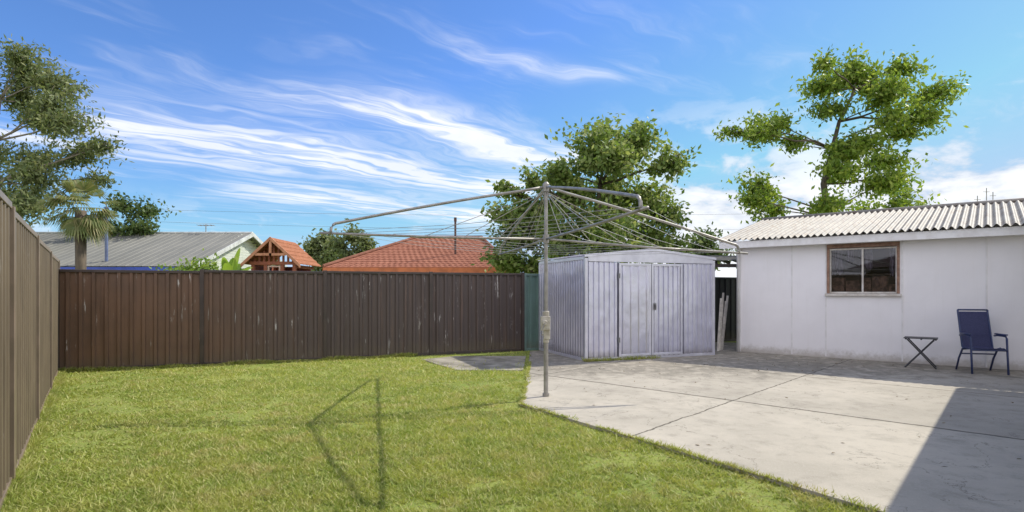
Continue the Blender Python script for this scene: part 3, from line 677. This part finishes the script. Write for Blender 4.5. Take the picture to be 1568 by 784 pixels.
lmR=leafmat('leaf_cedar',(.14,.235,.035),(.21,.31,.055),(.36,.42,.09),.5)
lmL=leafmat('leaf_gum',(.115,.16,.065),(.165,.205,.09),(.30,.32,.16),.42)
lmD=leafmat('leaf_dark',(.07,.12,.035),(.10,.16,.05),(.18,.22,.09),.4)
lmB=leafmat('leaf_bright',(.16,.28,.04),(.22,.34,.06),(.35,.42,.1),.45)
tree('leafy_tree',(2.5,18,0),[(0,0,1.2),(.05,.1,2.4),(.2,0,3.6),(.3,.1,4.8),(.5,0,6.0)],
 [(0,5.6,1.05),(1.35,6.0,.95),(-.7,4.65,1.1),(1.1,4.5,1.4),(2.2,4.3,.9),(-2.3,4.1,.7),(-2.5,3.1,.8),(-1.1,3.1,1.2),(.5,2.9,1.4),(2.1,3.0,1.1),(.4,6.5,.5),(1.7,6.7,.4),(-1.15,5.2,.6),(-2.8,4.7,.35),(2.3,5.2,.55),(-1.9,3.7,.7),(-2.9,2.5,.7),(2.8,3.8,.5),(-2.8,3.7,.5),(-2.2,2.3,.8),(-2.0,4.9,.4),(.7,5.4,.8),(2.9,2.8,.6),(-1.4,4.0,.7)],
 lmC,bark,L=.165,Wr=.27,dens=1900,seed=11,tr=.16,depth=1.2,twigs=30,spread=.21,flat=.9)
tree('cedar_tree',(11.06,20,0),[(0,0,2.2),(.05,0,4.0),(-.05,.1,5.2),(.2,0,6.4),(.5,.1,7.4),(1.0,0,8.5)],
 [(1.5,9.5,.85),(.1,8.8,.8),(-.8,9.0,.45),(2.6,9.2,.6),(3.7,8.2,.75),(3.0,7.4,.75),(1.7,8.1,.85),(0,7.8,.7),(-1.4,7.6,.4),(-2.4,7.2,.75),(-3.1,7.3,.4),(-1.1,6.7,.5),(.8,6.5,.85),(2.5,6.1,.8),(1.8,5.2,.85),(-.3,5.5,.6),(-2.3,5.1,.8),(-1.5,4.5,.65),(-.6,4.3,.6),(3.2,8.9,.5),(.9,4.5,.65),(1.6,7.2,.7),(.8,5.7,.7),(4.0,7.7,.4),(2.2,8.8,.6),(-2.9,6.7,.4),(3.1,5.5,.45),(-2.7,4.6,.5),(.9,9.1,.6),(2.4,6.8,.5),(1.5,9.0,.6),(0.2,6.2,.5)],
 lmR,bark,L=.17,Wr=.23,dens=1450,seed=5,tr=.17,depth=1.4,flat=.72,twigs=24,spread=.25,droop=.5,limb=.7)
tree('gum_tree',(-20.4,22,0),[(0,0,2),(.2,0,4),(.4,.1,5.6),(.3,0,7.2),(.6,0,8.8)],
 [(.75,10.4,1.1),(2.3,9.8,1.0),(3.7,7.9,.9),(3.1,7.0,.9),(1.6,8.6,1.1),(1.0,6.7,1.2),(.75,5.2,1.2),(2.1,5.9,1.0),(-1,9.6,1.2),(-1.3,7.1,1.2),(-2,8.5,1.1),(.4,9.4,1.1),(2.2,4.6,.8),(3.1,8.9,.7),(4.4,7.3,.5),(-1,5.2,1.0),(2.6,8.0,.8),(1.5,10.6,.6),(3.6,6.0,.5),(0,7.9,1.0)],
 lmL,barkg,L=.20,Wr=.17,dens=1300,seed=9,tr=.25,depth=1.6,flat=.75,twigs=22,spread=.30,droop=.5,limb=.7)
tree('dense_tree',(-16.7,25,0),[(0,0,1.5),(0,0,3),(.1,0,4.2)],[(-.3,5.2,.6),(.4,5.0,.7),(.1,4.2,.9),(-.9,4.2,.7),(.9,4.2,.5)],lmD,bark,L=.18,dens=1000,seed=3,depth=.6)
tree('gum_tree',(-14.0,42,0),[(0,0,2),(0,0,3.2)],[(0,5.0,1.2),(-1,4.3,1.0),(1.1,4.2,1.0),(0,3.4,1.3)],lmL,barkg,L=.28,dens=900,seed=21,depth=.8)
tree('gum_tree',(-9.9,36,0),[(0,0,2),(0,0,3.2)],[(0,4.9,.8),(-.8,4.4,.8),(.9,4.3,.7),(.1,3.5,1.1)],lmL,barkg,L=.28,dens=900,seed=22,depth=.8)
tree('dense_tree',(8.6,26,0),[(0,0,1.5),(0,0,3)],[(0,3.4,.9),(.5,4.0,.5),(-.7,3.0,.7),(.9,3.0,.8)],lmD,bark,L=.2,dens=900,seed=23,depth=.6)
tree('cedar_tree',(15.4,23,0),[(0,0,2),(0,0,3.6)],[(0,4.9,.8),(-1.2,4.6,.7),(1.2,4.7,.7),(.7,5.4,.45),(2.0,4.4,.6)],lmR,bark,L=.18,dens=850,seed=24,depth=.6,flat=.6)
tree('garden_shrub',(-7.35,13.3,0),[(0,0,.5),(0,0,1.2)],[(-.25,1.95,.3),(.2,1.95,.28),(0,1.6,.5),(-.5,1.75,.3)],lmB,bark,L=.1,dens=2600,seed=31,depth=.2,tr=.04)

# palm
e=group('fan_palm',(-14.4,19,0)); g=MB(); pb=V((-14.4,19,0)); g.tube([pb,pb+up*2,pb+up*4.1],[.2,.16,.17],10); g.obj('trunk',bark,e,smooth=True)
rng=np.random.default_rng(2); qs=[]
for k in range(60):
    az=rng.uniform(0,2*math.pi); el=rng.uniform(-1.2,1.35); ln=.6+.3*rng.random()
    d=V((math.cos(az)*math.cos(el),math.sin(az)*math.cos(el),math.sin(el))); hub=pb+up*4.2+d*ln*.75
    sd_=d.cross(up).normalized() if abs(d.z)<.98 else V((1,0,0)); n_=sd_.cross(d)
    for j in range(15):
        a_=-1.25+2.5*j/14; ld=(d*math.cos(a_)+sd_*math.sin(a_)).normalized(); ll=.68*(1-.25*abs(a_)); w_=ld.cross(n_)*.028
        mid_=hub+ld*ll*.6; tp=hub+ld*ll+V((0,0,-.22))
        qs.append([hub,mid_+w_,tp,mid_-w_])
npmesh('fronds',np.array([[list(p) for p in q_] for q_ in qs]),4,leafmat('palm_frond',(.13,.17,.06),(.20,.24,.09),(.36,.32,.17),.4),e)
# banana plant
e=group('banana_plant',(-6.75,13.6,0)); pb=V((-6.75,13.6,0)); g=MB(); gl=MB()
g.tube([pb,pb+up*1.6],[.1,.07],8); g.obj('stem',pmat('banana_stem',(.16,.2,.06),None,4,.6),e)
for k in range(16):
    az=rng.uniform(0,6.28); el=rng.uniform(.6,1.35); L_=rng.uniform(.8,1.15); hd=V((math.cos(az),math.sin(az),0)); s_=V((-hd.y,hd.x,0)); pr=None
    for j in range(9):
        f=j/8; p=pb+up*1.5+hd*(L_*f*math.cos(el)*.9)+up*(L_*(f*math.sin(el)*.95-.4*f*f*math.cos(el))); w_=.12*max(.05,math.sin(math.pi*min(1,f*.93+.05)))**.6
        cur=[p-s_*w_+up*w_*.35,p,p+s_*w_+up*w_*.35]
        if pr: gl.add(pr+cur,[(0,1,4,3),(1,2,5,4)])
        pr=cur
gl.obj('leaves',leafmat('banana_leaf',(.26,.42,.05),(.33,.48,.08),(.4,.5,.12),.45),e,smooth=True)
# power lines
e=group('power_lines',(0,38,0)); g=MB()
for k,(z0_,z1_) in enumerate(((7.2,7.3),(6.5,6.2))):
    pts=[]
    for j in range(25):
        f=j/24; pts.append((-34+75*f,38+k*.5,z0_+(z1_-z0_)*f-1.0*4*f*(1-f)*.8))
    g.tube(pts,.007,4)
g.obj('cables',pmat('cable',(.12,.12,.12)),e)
e=group('radio_masts',(18.5,22,0)); g=MB()
for x_,zt in ((18.0,5.1),(18.35,5.4),(18.6,5.25)): g.tube([(x_,22,0),(x_,22,zt)],.015,6); g.tube([(x_-.12,22,zt-.15),(x_+.12,22,zt-.15)],.01,5)
g.obj('masts',galv,e)
# fallen leaves
n=1500; fx_=np.random.uniform(-2,9,n); fy_=np.random.uniform(4,12.5,n); k_=(fx_>.3+(7-fy_)*.65)&(fx_>.4)&(fx_*.643+fy_*.767<13.2)&((np.random.rand(n)<.12)|(fy_>9.8)|(fx_*.643+fy_*.767>12.6))
fx_,fy_=fx_[k_],fy_[k_]; P=np.stack([fx_,fy_,np.full(len(fx_),.036)],1)
lv=leaves(P,.045,.25,0,np.random.default_rng(4)); lv[:,:,2]=.034+np.abs(lv[:,:,2]-.036)*.3
npmesh('fallen_leaves',lv,4,leafmat('dry_leaf',(.16,.10,.05),(.10,.07,.035),(.25,.2,.1),.1))
print('done')
